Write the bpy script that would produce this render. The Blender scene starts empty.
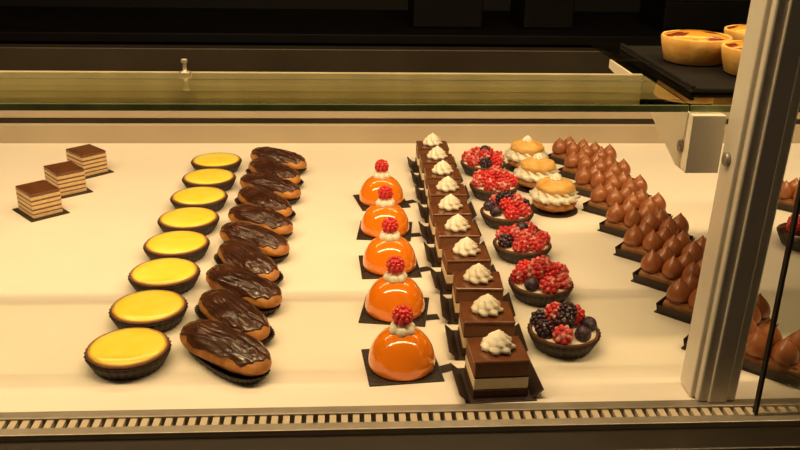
import bpy, bmesh, math, random
from mathutils import Vector, Matrix, noise
random.seed(7)
C=bpy.context.collection
pi=math.pi
bpy.context.scene.view_settings.view_transform='Standard'
# ---------------------------------------------------------------- materials
def mat(name,col,rough=.5,col2=None,scale=60,bump=0,bscale=200,spec=.5,metal=0,coat=0,sss=0,trans=0,detail=4,lo=.35,hi=.65):
    m=bpy.data.materials.new(name); m.use_nodes=True
    nt=m.node_tree; b=nt.nodes['Principled BSDF']
    b.inputs['Base Color'].default_value=(*col,1); b.inputs['Roughness'].default_value=rough
    b.inputs['Metallic'].default_value=metal; b.inputs['Specular IOR Level'].default_value=spec
    b.inputs['Coat Weight'].default_value=coat; b.inputs['Coat Roughness'].default_value=.05
    if sss:
        b.inputs['Subsurface Weight'].default_value=sss; b.inputs['Subsurface Radius'].default_value=(.004,.002,.001)
        b.inputs['Subsurface Scale'].default_value=1
    tc=nt.nodes.new('ShaderNodeTexCoord')
    if col2:
        n=nt.nodes.new('ShaderNodeTexNoise'); n.inputs['Scale'].default_value=scale; n.inputs['Detail'].default_value=detail
        nt.links.new(tc.outputs['Object'],n.inputs['Vector'])
        r=nt.nodes.new('ShaderNodeValToRGB'); r.color_ramp.elements[0].color=(*col,1); r.color_ramp.elements[1].color=(*col2,1)
        r.color_ramp.elements[0].position=lo; r.color_ramp.elements[1].position=hi
        nt.links.new(n.outputs['Fac'],r.inputs['Fac']); nt.links.new(r.outputs['Color'],b.inputs['Base Color'])
    if bump:
        n=nt.nodes.new('ShaderNodeTexNoise'); n.inputs['Scale'].default_value=bscale; n.inputs['Detail'].default_value=3
        nt.links.new(tc.outputs['Object'],n.inputs['Vector'])
        bp=nt.nodes.new('ShaderNodeBump'); bp.inputs['Strength'].default_value=bump; bp.inputs['Distance'].default_value=.001
        nt.links.new(n.outputs['Fac'],bp.inputs['Height']); nt.links.new(bp.outputs['Normal'],b.inputs['Normal'])
    return m
def glassmat(name,tint,ior=1.45):
    m=bpy.data.materials.new(name); m.use_nodes=True; nt=m.node_tree; nt.nodes.clear()
    o=nt.nodes.new('ShaderNodeOutputMaterial'); mx=nt.nodes.new('ShaderNodeMixShader')
    t=nt.nodes.new('ShaderNodeBsdfTransparent'); t.inputs[0].default_value=(*tint,1)
    g=nt.nodes.new('ShaderNodeBsdfGlossy'); g.inputs['Roughness'].default_value=.03; g.inputs[0].default_value=(.95,.93,.82,1)
    fr=nt.nodes.new('ShaderNodeFresnel'); fr.inputs['IOR'].default_value=ior
    nt.links.new(fr.outputs[0],mx.inputs[0]); nt.links.new(t.outputs[0],mx.inputs[1]); nt.links.new(g.outputs[0],mx.inputs[2])
    nt.links.new(mx.outputs[0],o.inputs[0]); return m
M={}
M['deck']=mat('deck_enamel',(.82,.76,.67),.55,(.86,.80,.71),6,spec=.25)
M['sill']=mat('sill_enamel',(.44,.36,.26),.45,(.48,.40,.29),8)
M['metal']=mat('brushed_aluminium',(.32,.28,.22),.38,(.38,.34,.28),30,metal=.5)
M['bright']=mat('post_aluminium',(.68,.63,.54),.38,(.74,.69,.60),20,metal=.1)
M['bracket']=mat('bracket_paint',(.80,.74,.62),.35,(.84,.78,.66),15)
M['black']=mat('black_interior',(.004,.003,.003),.6,(.007,.005,.005),12,spec=.2)
M['bronze']=mat('bronze_rail',(.022,.016,.010),.4,(.030,.022,.014),10,metal=.3)
M['slot']=mat('slot_void',(.02,.014,.01),.7,(.03,.02,.015),40)
M['slotbar']=mat('slot_bar',(.50,.42,.30),.45,(.55,.46,.34),40)
M['glass']=glassmat('clear_glass',(.97,.975,.945))
M['glassedge']=mat('glass_edge',(.09,.12,.05),.2,(.15,.18,.08),30)
M['backedge']=mat('polished_edge_strip',(.38,.34,.22),.3,(.44,.40,.27),30)
M['paper']=mat('black_paper',(.022,.012,.008),.55,(.035,.02,.012),90,bump=.3)
M['card']=mat('black_card',(.020,.011,.008),.45,(.035,.02,.014),300)
M['slate']=mat('black_slate',(.006,.005,.004),.8,(.010,.008,.007),60,spec=.12)
M['crumbcard']=mat('crumbed_card',(.02,.012,.009),.5,(.30,.2,.12),900,lo=.60,hi=.72)
M['crust']=mat('pastry_crust',(.62,.34,.08),.6,(.48,.22,.05),120,bump=.5)
M['curd']=mat('lemon_curd',(.94,.76,.06),.25,(.98,.84,.12),30,coat=.4,sss=.05)
M['choux']=mat('choux_pastry',(.58,.25,.055),.5,(.34,.12,.025),70,bump=.6,bscale=160)
M['choco']=mat('chocolate_glaze',(.042,.014,.007),.27,(.085,.029,.013),45,bump=.6,bscale=60,coat=.3)
M['orange']=mat('orange_mirror_glaze',(.96,.23,.005),.12,(.98,.26,.008),20,coat=1,sss=.05)
M['cream']=mat('whipped_cream',(.90,.84,.68),.45,(.94,.88,.74),60,sss=.1)
M['rasp']=mat('raspberry',(.60,.02,.025),.3,(.78,.045,.04),300,coat=.4)
M['raspd']=mat('raspberry_dusted',(.60,.03,.035),.45,(.90,.52,.46),110,lo=.50,hi=.72)
M['blackb']=mat('blackberry',(.02,.008,.018),.3,(.05,.015,.03),200,coat=.4)
M['blackd']=mat('blueberry_dusted',(.03,.012,.03),.5,(.30,.2,.24),200,lo=.5,hi=.8)
M['sponge']=mat('chocolate_sponge',(.05,.018,.008),.8,(.09,.035,.014),300,bump=.6,bscale=500)
M['mousse']=mat('chocolate_mousse',(.20,.08,.03),.6,(.24,.10,.04),150,bump=.2)
M['van']=mat('vanilla_layer',(.90,.76,.46),.55,(.94,.82,.54),150)
M['oplight']=mat('opera_buttercream',(.66,.46,.24),.6,(.74,.54,.30),200)
M['opdark']=mat('opera_coffee_layer',(.16,.07,.03),.7,(.24,.11,.05),250)
M['topglaze']=mat('top_glaze',(.14,.047,.017),.24,(.19,.07,.026),30,coat=.5)
M['kiss']=mat('milk_chocolate_ganache',(.30,.095,.032),.34,(.34,.115,.038),60,coat=.2)
M['tartshell']=mat('dark_tart_shell',(.10,.035,.013),.6,(.16,.06,.02),120,bump=.5)
M['barcrust']=mat('bar_crust',(.36,.15,.045),.6,(.22,.09,.025),100,bump=.5)
M['egg']=mat('custard_top',(.80,.36,.04),.25,(.20,.03,.006),45,coat=.4,lo=.47,hi=.54)
M['goldcrust']=mat('golden_crust',(.80,.50,.15),.55,(.66,.34,.07),60,bump=.4)
M['floor']=mat('floor_tile',(.10,.08,.06),.5,(.13,.1,.08),5)
M['wall']=mat('dark_wall',(.007,.006,.005),.7,(.010,.008,.007),4)

# ---------------------------------------------------------------- mesh builder
class B:
    def __init__(s): s.v=[];s.f=[];s.m=[];s.s=[];s.names=[]
    def mi(s,n):
        if n not in s.names: s.names.append(n)
        return s.names.index(n)
    def add(s,vs,fs,m,X=None,smooth=True):
        o=len(s.v); i=s.mi(m)
        for v in vs: s.v.append(tuple(X@Vector(v)) if X else tuple(v))
        for f in fs: s.f.append([o+k for k in f]); s.m.append(i); s.s.append(smooth)
    def lathe(s,prof,m,n=48,fl=None,X=None,smooth=True):
        vs=[];fs=[]
        for j,(r,z) in enumerate(prof):
            for k in range(n):
                a=2*pi*k/n; rr=r*(fl(a,z,j) if fl else 1)
                vs.append((rr*math.cos(a),rr*math.sin(a),z))
        for j in range(len(prof)-1):
            for k in range(n):
                k2=(k+1)%n; fs.append((j*n+k,j*n+k2,(j+1)*n+k2,(j+1)*n+k))
        fs.append(tuple(range(n))[::-1]); L=(len(prof)-1)*n; fs.append(tuple(L+k for k in range(n)))
        s.add(vs,fs,m,X,smooth)
    def bm(s,b,m,X=None,smooth=False):
        b.verts.ensure_lookup_table(); b.verts.index_update()
        s.add([v.co[:] for v in b.verts],[[v.index for v in f.verts] for f in b.faces],m,X,smooth); b.free()
    def box(s,x0,x1,y0,y1,z0,z1,m,bev=0,X=None,seg=2,smooth=False):
        b=bmesh.new(); bmesh.ops.create_cube(b,size=1)
        for v in b.verts: v.co=Vector(((x0+x1)/2+v.co.x*(x1-x0),(y0+y1)/2+v.co.y*(y1-y0),(z0+z1)/2+v.co.z*(z1-z0)))
        if bev: bmesh.ops.bevel(b,geom=b.edges[:]+b.verts[:],offset=bev,segments=seg,profile=.5,affect='EDGES')
        s.bm(b,m,X,smooth)
    def ico(s,r,m,X=None,sub=2,fn=None):
        b=bmesh.new(); bmesh.ops.create_icosphere(b,subdivisions=sub,radius=r)
        if fn:
            for v in b.verts: v.co=fn(v.co)
        s.bm(b,m,X,True)
    def mesh(s,name):
        me=bpy.data.meshes.new(name); me.from_pydata(s.v,[],s.f)
        for n in s.names: me.materials.append(M[n])
        me.polygons.foreach_set('material_index',s.m); me.polygons.foreach_set('use_smooth',s.s)
        me.update(); return me
def put(name,me,x,y,z=0,rz=0,sc=1):
    o=bpy.data.objects.new(name,me); C.objects.link(o); o.location=(x,y,z); o.rotation_euler=(0,0,rz)
    o.scale=(sc,sc,sc) if not isinstance(sc,tuple) else sc
    return o
T=lambda x,y,z: Matrix.Translation((x,y,z))
R=lambda a,ax: Matrix.Rotation(a,4,ax)

def raspberry(b,X,r=.008,m='rasp',elong=1.15):
    b.ico(r*.84,m,X@Matrix.Diagonal((1,1,elong,1)),2)
    rings=[(-.8,5),(-.45,8),(-.05,10),(.35,9),(.70,6),(.97,1)]
    for i,(t,n) in enumerate(rings):
        rr=r*.84*math.sqrt(max(0,1-t*t)) if n>1 else 0
        for k in range(n):
            a=2*pi*(k+.5*(i%2))/n
            b.ico(r*.265,m,X@T(rr*math.cos(a),rr*math.sin(a),t*r*.84*elong),2)
def rosette(b,X,r=.014,h=.018,m='cream',n=7):
    prof=[(r*.8,0),(r*1.0,h*.12),(r*1.0,h*.28),(r*.84,h*.36),(r*.80,h*.42),(r*.80,h*.52),(r*.6,h*.62),(r*.54,h*.7),(r*.44,h*.8),(r*.2,h*.92),(r*.03,h*1.05)]
    b.lathe(prof,m,56,lambda a,z,j:1+.16*math.cos(n*(a+z/h*1.3)),X)
def fluted_cup(b,r0,r1,h,m='paper',n=34,X=None):
    b.lathe([(r0*.9,0.0),(r0,.001),((r0+r1)/2,h*.5),(r1,h),(r1*.97,h),((r0+r1)/2*.96,h*.5)],m,n*4,lambda a,z,j:1+.018*math.cos(n*a),X)

# ---- lemon tart
def lemon(seed):
    b=B(); nz=lambda a,z,j:1+.010*noise.noise(Vector((math.cos(a)*3,math.sin(a)*3,seed)))
    fluted_cup(b,.034,.0415,.0160)
    b.lathe([(.035,.010),(.0396,.0155),(.0403,.0175),(.0394,.0188),(.0385,.0186)],'tartshell',64,nz)
    b.lathe([(.036,.015),(.0382,.0182),(.0378,.0193),(.0366,.0193),(.0356,.0175)],'crust',64,nz)
    b.lathe([(.0365,.0170),(.0363,.0190),(.034,.0204),(.026,.0214),(.015,.0219),(.004,.0220)],'curd',64,nz)
    return b.mesh('lemon_tart')
# ---- eclair
def eclair(seed):
    b=B(); L=.060; W=.0235; Hh=.0165
    def fn(c):
        v=c.normalized(); sx=math.copysign(abs(v.x)**.72,v.x); f=(1-abs(sx)**3.2)**.5 if abs(sx)<1 else 0
        d=Vector((v.y,v.z)); 
        if d.length>0: d.normalize()
        nz=1+.08*noise.noise(Vector((sx*2.2,d.x,seed)))+.05*noise.noise(v*5+Vector((seed,0,0)))
        bend=.004*math.sin(sx*2+seed)
        z=d.y*Hh*f*nz
        if z<0: z*=.75
        return Vector((sx*L,d.x*W*f*nz+bend,z+.0145))
    b.ico(1,'choux',None,5,fn)
    bm=bmesh.new(); bmesh.ops.create_icosphere(bm,subdivisions=6,radius=1)
    def inside(c):
        v=c.normalized(); return v.z>.27+.26*noise.noise(Vector((v.x*3.5,v.y*3,seed+9)))+.22*v.x**4-.08*v.y
    dead=[v for v in bm.verts if not inside(v.co)]
    bmesh.ops.delete(bm,geom=dead,context='VERTS')
    for v in bm.verts:
        e=v.is_boundary; c=v.co.copy(); q=fn(c)
        ctr=Vector((q.x,0,.0145)); off=(q-ctr); k=1.0 if e else 1.06+.07*noise.noise(Vector((c.x*2.5,c.y*7,seed+3)))
        v.co=Vector((q.x*(1 if e else 1.005),ctr.y+off.y*k,ctr.z+off.z*(k+(.0 if e else .03))))
    b.bm(bm,'choco',None,True)
    n=160; vs=[];fs=[]
    for j,(k,z) in enumerate([(.80,.0003),(.86,.001),(.94,.005),(1.01,.0095),(.99,.0095),(.91,.005)]):
        for i in range(n):
            a=2*pi*i/n; fl=1+.02*math.cos(40*a)
            ca,sa=math.cos(a),math.sin(a)
            vs.append((math.copysign(abs(ca)**.8,ca)*L*k*fl,math.copysign(abs(sa)**.8,sa)*(W*k+.001)*fl,z))
    for j in range(5):
        for i in range(n):
            i2=(i+1)%n; fs.append((j*n+i,j*n+i2,(j+1)*n+i2,(j+1)*n+i))
    fs.append(tuple(range(n))[::-1]); b.add(vs,fs,'paper')
    return b.mesh('chocolate_eclair')
# ---- dome cake
def dome():
    b=B()
    b.box(-.037,.037,-.035,.035,0,.0016,'crumbcard',.0006)
    b.box(.02,.045,-.03,-.018,0.0005,.0012,'crumbcard',.0003,X=R(.3,'Z'))
    r=.0335
    prof=[(r*.94,.0017),(r*1.0,.003),(r*1.01,.006)]
    for i in range(1,15):
        a=i/15*pi/2; prof.append((r*1.01*math.cos(a)**.9,.006+.036*math.sin(a)))
    prof.append((.0008,.0421)); b.lathe(prof,'orange',72)
    for k in range(6):
        a=2*pi*k/6+.3; b.ico(.0062,'cream',T(.0078*math.cos(a),.0078*math.sin(a),.0420)@Matrix.Diagonal((1,1,1.0,1)),2)
    b.ico(.0092,'cream',T(0,0,.0440),2)
    raspberry(b,T(0,0,.0560),.0100)
    return b.mesh('orange_glazed_dome_cake')
# ---- layered square cake w/ rosette
def sqcake():
    b=B(); w=.0265; d=.0235
    b.box(-.034,.034,-.030,.032,0,.0014,'card',.0005)
    for s in (-1,1):
        b.box(-.0005,.0135,-.027,.03,0,.0012,'card',.0004,X=T(s*.031,0,.0012)@R(0 if s>0 else pi,'Z')@R(-.75,'Y'))
    b.box(-w,w,-d,d,.0015,.0110,'sponge',.0012)
    b.box(-w*.985,w*.985,-d*.985,d*.985,.0108,.0225,'van',.0008)
    b.box(-w*.98,w*.98,-d*.98,d*.98,.0223,.0240,'sponge',.0006)
    b.box(-w*.985,w*.985,-d*.985,d*.985,.0238,.0380,'mousse',.0012)
    b.box(-w*1.0,w*1.0,-d*1.0,d*1.0,.0370,.0410,'topglaze',.0016,seg=3)
    rosette(b,T(.0,0,.0408),.0150,.0195)
    return b.mesh('layered_chocolate_cake')
# ---- berry tart
def berry(seed):
    rd=random.Random(seed); b=B()
    fluted_cup(b,.031,.0400,.019)
    b.lathe([(.034,.012),(.0378,.017),(.0382,.0205),(.036,.0212),(.034,.018)],'tartshell',60)
    b.lathe([(.0355,.0165),(.035,.0195),(.02,.022),(.002,.023)],'cream',48)
    P=[]
    for k in range(7): P.append((.0268,2*pi*k/7+rd.uniform(-.08,.08),.0265))
    for k in range(3): P.append((.0125,2*pi*k/3+rd.uniform(-.3,.3)+.4,.0350))
    P.append((.002,0,.0420))
    for i,(rr,a,z) in enumerate(P):
        typ=rd.random(); X=T(rr*math.cos(a),rr*math.sin(a),z+rd.uniform(-.001,.001))@R(a,'Z')@R(rd.uniform(.5,1.2) if rr>.005 else .3,'Y')@R(rd.uniform(0,3),'Z')
        if typ<.70: raspberry(b,X,rd.uniform(.0106,.0118),'raspd' if rd.random()<.65 else 'rasp',1.1)
        elif typ<.88: raspberry(b,X,.0104,'blackb',1.15)
        else: b.ico(.0090,'blackd',X,3)
    return b.mesh('mixed_berry_tart')
# ---- cream puff
def puff(seed):
    b=B()
    b.lathe([(.033,0),(.036,.0008),(.036,.0014),(.033,.0016)],'card',40)
    def lump(c):
        v=c.normalized(); k=1+.07*noise.noise(v*2.5+Vector((seed,0,0)))+.03*noise.noise(v*7)
        return v*k
    b.ico(1,'choux',T(0,0,.0125)@Matrix.Diagonal((.032,.032,.0115,1)),4,lump)
    rosette(b,T(0,0,.0175),.0335,.030,'cream',12)
    b.ico(1,'goldcrust',T(0,0,.037)@Matrix.Diagonal((.0285,.0285,.0125,1)),4,lump)
    rosette(b,T(0,0,.0475),.009,.010,'cream',7)
    return b.mesh('cream_puff')
# ---- chocolate kiss bar
def kissbar(seed):
    rd=random.Random(seed); b=B(); L=.055;W=.0215
    b.box(-L-.006,L+.006,-W-.004,W+.004,0,.0014,'paper',.0005)
    for s in (-1,1):
        b.box(-L-.002,L+.002,-.0005,.0005,0,.010,'paper',.0003,X=T(0,s*(W+.0022),.0012)@R(-s*.2,'X'))
        b.box(-.0005,.0005,-W-.001,W+.001,0,.010,'paper',.0003,X=T(s*(L+.0032),0,.0012)@R(s*.25,'Y'))
    b.box(-L,L,-W,W,.0015,.0165,'barcrust',.005,seg=3,smooth=True)
    b.box(-L+.003,L-.003,-W+.003,W-.003,.0145,.0185,'kiss',.0015)
    for i in range(4):
        for j in (-1,1):
            x=(-1.5+i)*.0262+rd.uniform(-.001,.001)+j*.002; y=j*.0112; r=.0132*rd.uniform(.94,1.04)
            prof=[(r*.82,0),(r*.98,.003),(r*1.0,.007),(r*.94,.011),(r*.80,.015),(r*.58,.019),(r*.34,.0222),(r*.15,.0245),(r*.05,.0268)]
            b.lathe(prof,'kiss',28,None,T(x,y,.0175)@R(rd.uniform(-.1,.1),'X')@R(rd.uniform(-.1,.1),'Y'))
    return b.mesh('chocolate_ganache_bar')
# ---- opera slice
def opera():
    b=B(); w=.0265; d=.0215
    b.box(-.034,.034,-.028,.028,0,.0014,'card',.0005)
    z=.0015; seq=[('oplight',.0045),('opdark',.002),('oplight',.004),('opdark',.0028),('oplight',.0045),('opdark',.002),('oplight',.004),('opdark',.0028),('oplight',.0045),('opdark',.002)]
    for i,(m,h) in enumerate(seq):
        k=1-.015*(i%2); b.box(-w*k,w*k,-d*k,d*k,z,z+h+.0002,m,.0006); z+=h
    b.box(-w,w,-d,d,z,z+.003,'topglaze',.0012)
    return b.mesh('layered_opera_cake_slice')
# ---- custard tart
def custard(seed):
    b=B()
    b.lathe([(.028,0),(.030,.001),(.0345,.018),(.0355,.025),(.0345,.0265),(.0328,.0262),(.0315,.024)],'goldcrust',64,lambda a,z,j:1+.02*noise.noise(Vector((math.cos(a)*4,math.sin(a)*4,seed))))
    b.lathe([(.0328,.0238),(.0322,.0262),(.02,.0290),(.002,.0300)],'egg',48)
    return b.mesh('custard_tart')
def rtart():
    b=B(); fluted_cup(b,.031,.040,.019)
    b.lathe([(.0385,.017),(.038,.0205),(.02,.022),(.002,.0222)],'choco',48)
    for k in range(6):
        a=k*pi/3; raspberry(b,T(.021*math.cos(a),.021*math.sin(a),.028),.010)
    raspberry(b,T(0,0,.033),.0105); b.ico(.006,'cream',T(.012,.01,.034),2)
    return b.mesh('raspberry_chocolate_tart')

# ---------------------------------------------------------------- place pastries
lem=[lemon(i) for i in range(3)]
for i in range(8): put('lemon_tart',lem[i%3],-.2205+random.uniform(-.002,.002),.753+i*.0882,0,random.random()*6)
ecs=[eclair(i*3.1) for i in range(5)]
for i in range(10): put('chocolate_eclair',ecs[i%5],-.1265+.0006*i+random.uniform(-.002,.002),.753+i*.0697,0,-.90+.018*i+random.uniform(-.05,.05),random.uniform(.99,1.05) if i<3 else random.uniform(.95,1.01))
dm=dome()
for i in range(5): put('orange_glazed_dome_cake',dm,.051-i*.0008,.740+i*.119,0,[.1,-.15,.05,-.1,.2][i])
sq=sqcake()
for i in range(10): put('layered_chocolate_cake',sq,.1395+random.uniform(-.003,.003),.701+i*.0758,0,random.uniform(-.06,.06))
bt=[berry(3),berry(14),berry(25)]
for i in range(6): put('mixed_berry_tart',bt[i%3],.2235,.776+i*.1155,0,i*1.3,.95)
pf=[puff(1),puff(5)]
for i,(x,y) in enumerate([(.305,1.178),(.300,1.280),(.302,1.380)]): put('cream_puff',pf[i%2],x,y,0,i)
kb=[kissbar(1),kissbar(2)]
for i in range(9): put('chocolate_ganache_bar',kb[i%2],.408+random.uniform(-.002,.002),.742+i*.0815,0,-.78+random.uniform(-.04,.04))
op=opera()
for x,y,a in [(-.448,1.180,-.85),(-.439,1.272,-.9),(-.432,1.365,-.8)]: put('layered_opera_cake_slice',op,x,y,0,a)
put('raspberry_chocolate_tart',rtart(),.622,1.035)
put('chocolate_ganache_bar',kb[0],.680,1.18,0,-.78)
cu=[custard(1),custard(4)]
for i,(x,y) in enumerate([(.359,.870),(.398,.808),(.444,.912)]): put('custard_tart',cu[i%2],x,y,.2835,i*2)

# ---------------------------------------------------------------- case
def single(name,build):
    b=B(); build(b); return put(name,b.mesh(name),0,0)
XL,XR=-1.25,1.25
single('display_deck',lambda b:b.box(XL,XR,.669,1.530,-.03,0,'deck',.001))
def sill(b):
    b.box(XL,XR,1.5305,1.56,-.03,.036,'sill',.003); b.box(XL,XR,1.536,1.60,.036,.046,'bronze',.001)
    b.box(XL,XR,1.532,1.66,.046,.068,'sill',.003)
single('rear_sill',sill)
def rail(b):
    b.box(XL,XR,1.662,1.70,-.03,.098,'bronze',.001); b.box(XL,XR,1.655,1.70,.0985,.104,'metal',.001)
    b.box(XL,XR,1.664,1.70,.1045,.15,'bronze',.002)
single('sliding_door_rail',rail)
def grille(b):
    b.box(XL,XR,.657,.6685,-.02,.0015,'metal',.0008)
    b.box(XL,XR,.632,.643,-.03,.0015,'metal',.0008)
    b.box(XL,XR,.643,.657,-.03,-.006,'slot')
    n=int((XR-XL)/.0105)
    for i in range(n):
        x=XL+.005+i*.0105; b.box(x-.003,x+.003,.643,.657,-.0058,-.0005,'slotbar')
single('vent_grille',grille)
def front(b):
    b.box(XL,XR,.60,.6315,-.05,-.004,'bronze',.002); b.box(XL,XR,.60,.70,-.85,-.0505,'black',.003)
    b.box(XL,XR,.5999,.66,-.9,-.8505,'black')
single('counter_base',front)
def post(b):
    b.box(-.0225,.0225,.002,.030,0,1.0,'bright',.002)
    b.box(-.0185,.0185,-.006,.0025,0,1.0,'bright',.002)
    b.box(-.009,.009,-.0085,-.0055,0,1.0,'bright',.0015)
    b.lathe([(.006,0),(.006,.003),(.004,.004),(.001,.004)],'metal',20,None,T(-.0225,.016,.235)@R(-pi/2,'Y'))
po=single('upright_post',post); po.location=(.344,.670,.0018); po.rotation_euler=(.045,0,0)
def bracket(b):
    prof=[(.690,.271),(.94,.271),(.94,.262),(.80,.250),(.715,.220),(.690,.220)]
    for x0,x1 in [(.292,.3212)]:
        n=len(prof); vs=[(x0,y,z) for y,z in prof]+[(x1,y,z) for y,z in prof]
        fs=[tuple(range(n)),tuple(range(n,2*n))[::-1]]+[(k,n+k,n+(k+1)%n,(k+1)%n) for k in range(n)]
        b.add(vs,fs,'bracket',None,False)
    b.lathe([(.0055,0),(.0055,.002),(.003,.003),(.001,.003)],'metal',20,None,T(.2918,.706,.240)@R(-pi/2,'Y'))
single('shelf_bracket',bracket)
def shelf(b):
    b.box(XL,.291,.7015,.823,.272,.278,'glass'); b.box(XL,.291,.699,.7013,.272,.278,'glassedge',.0005)
    b.box(XL,.291,.8232,.828,.272,.2785,'backedge',.0005)
single('glass_shelf',shelf)
def shelf2(b):
    b.box(.2925,XR,.7015,1.05,.272,.278,'glass'); b.box(.2925,XR,.699,.7013,.272,.278,'glassedge',.0005)
single('glass_shelf',shelf2)
def tray(b):
    b.box(.310,.72,.745,.965,.2785,.2825,'slate',.0015)
    b.box(.310,.314,.745,.965,.2825,.285,'slate',.001)
single('black_serving_tray',tray)
def clip(b):
    b.lathe([(.006,0),(.006,.002),(.002,.003),(.0016,.010),(.003,.011),(.003,.014),(.001,.0145)],'metal',20,None,T(-.156,.815,.2788))
single('price_tag_holder',clip)
def pane(b):
    b.box(.3735,1.2,.641,.645,.002,.75,'glass'); b.box(.3705,.3733,.640,.646,.002,.75,'bronze',.0006)
single('front_glass_pane',pane)
def canopy(b):
    b.box(XL,XR,.40,1.0,1.02,1.10,'black',.005); b.box(XL,XR,.50,.95,1.0005,1.0195,'metal',.002)
single('case_canopy',canopy)
def side(x0,x1): return lambda b:b.box(x0,x1,.60,1.72,-.9,1.10,'black',.002)
single('case_side_panel',side(-1.275,-1.2505)); single('case_side_panel',side(1.2505,1.275))
single('floor',lambda b:b.box(-3,3,-1.5,3.6,-.95,-.9005,'floor'))
single('wall_back',lambda b:b.box(-3,3,3.5,3.6,-.9,1.9,'wall'))
def bc(b):
    b.box(-2.4,2.4,2.6,3.1,-.9,.0,'black',.01); b.box(-2.4,2.4,2.58,3.12,.0,.03,'black',.004)
single('back_counter',bc)
def boxes(b):
    for x,w,h in [(.2,.22,.10),(.55,.16,.13),(1.0,.3,.09)]:
        b.box(x,x+w,2.7,2.95,.031,.031+h,'black',.006); b.box(x-.004,x+w+.004,2.696,2.954,.031+h,.045+h,'bronze',.003)
single('storage_boxes',boxes)

# ---------------------------------------------------------------- lights
def area(name,loc,sx,sy,pw,col,rot=(0,0,0)):
    l=bpy.data.lights.new(name,'AREA'); l.shape='RECTANGLE'; l.size=sx; l.size_y=sy; l.energy=pw; l.color=col
    o=bpy.data.objects.new(name,l); C.objects.link(o); o.location=loc; o.rotation_euler=rot
warm=(1,.70,.35)
area('canopy_strip_light',(0,.66,.995),2.3,.10,34,warm,(.34,0,0))
area('rear_fill_light',(0,1.45,.995),2.3,.05,8,warm,(-.1,0,0))  # added fill lamp, no fixture: keeps the deck evenly bright towards the back
area('kitchen_light',(1.2,2.2,1.7),.6,.3,.5,warm)
w=bpy.data.worlds.new('World'); bpy.context.scene.world=w; w.use_nodes=True
w.node_tree.nodes['Background'].inputs[0].default_value=(1,.7,.42,1); w.node_tree.nodes['Background'].inputs[1].default_value=.04

# ---------------------------------------------------------------- camera
p=math.radians(21.86); yaw=math.radians(3.62); r=.018
Fw=Vector((math.sin(yaw)*math.cos(p),math.cos(yaw)*math.cos(p),-math.sin(p)))
R0=Vector((math.cos(yaw),-math.sin(yaw),0)); U0=R0.cross(Fw)
Rr=(R0+r*U0).normalized(); Uu=(U0-r*R0).normalized()
cam=bpy.data.cameras.new('camera'); cam.lens=850/800*36; cam.sensor_width=36; cam.clip_start=.01
co=bpy.data.objects.new('camera',cam); C.objects.link(co)
m=Matrix((Rr,Uu,-Fw)).transposed().to_4x4(); m.translation=(0,0,.45); co.matrix_world=m
bpy.context.scene.camera=co
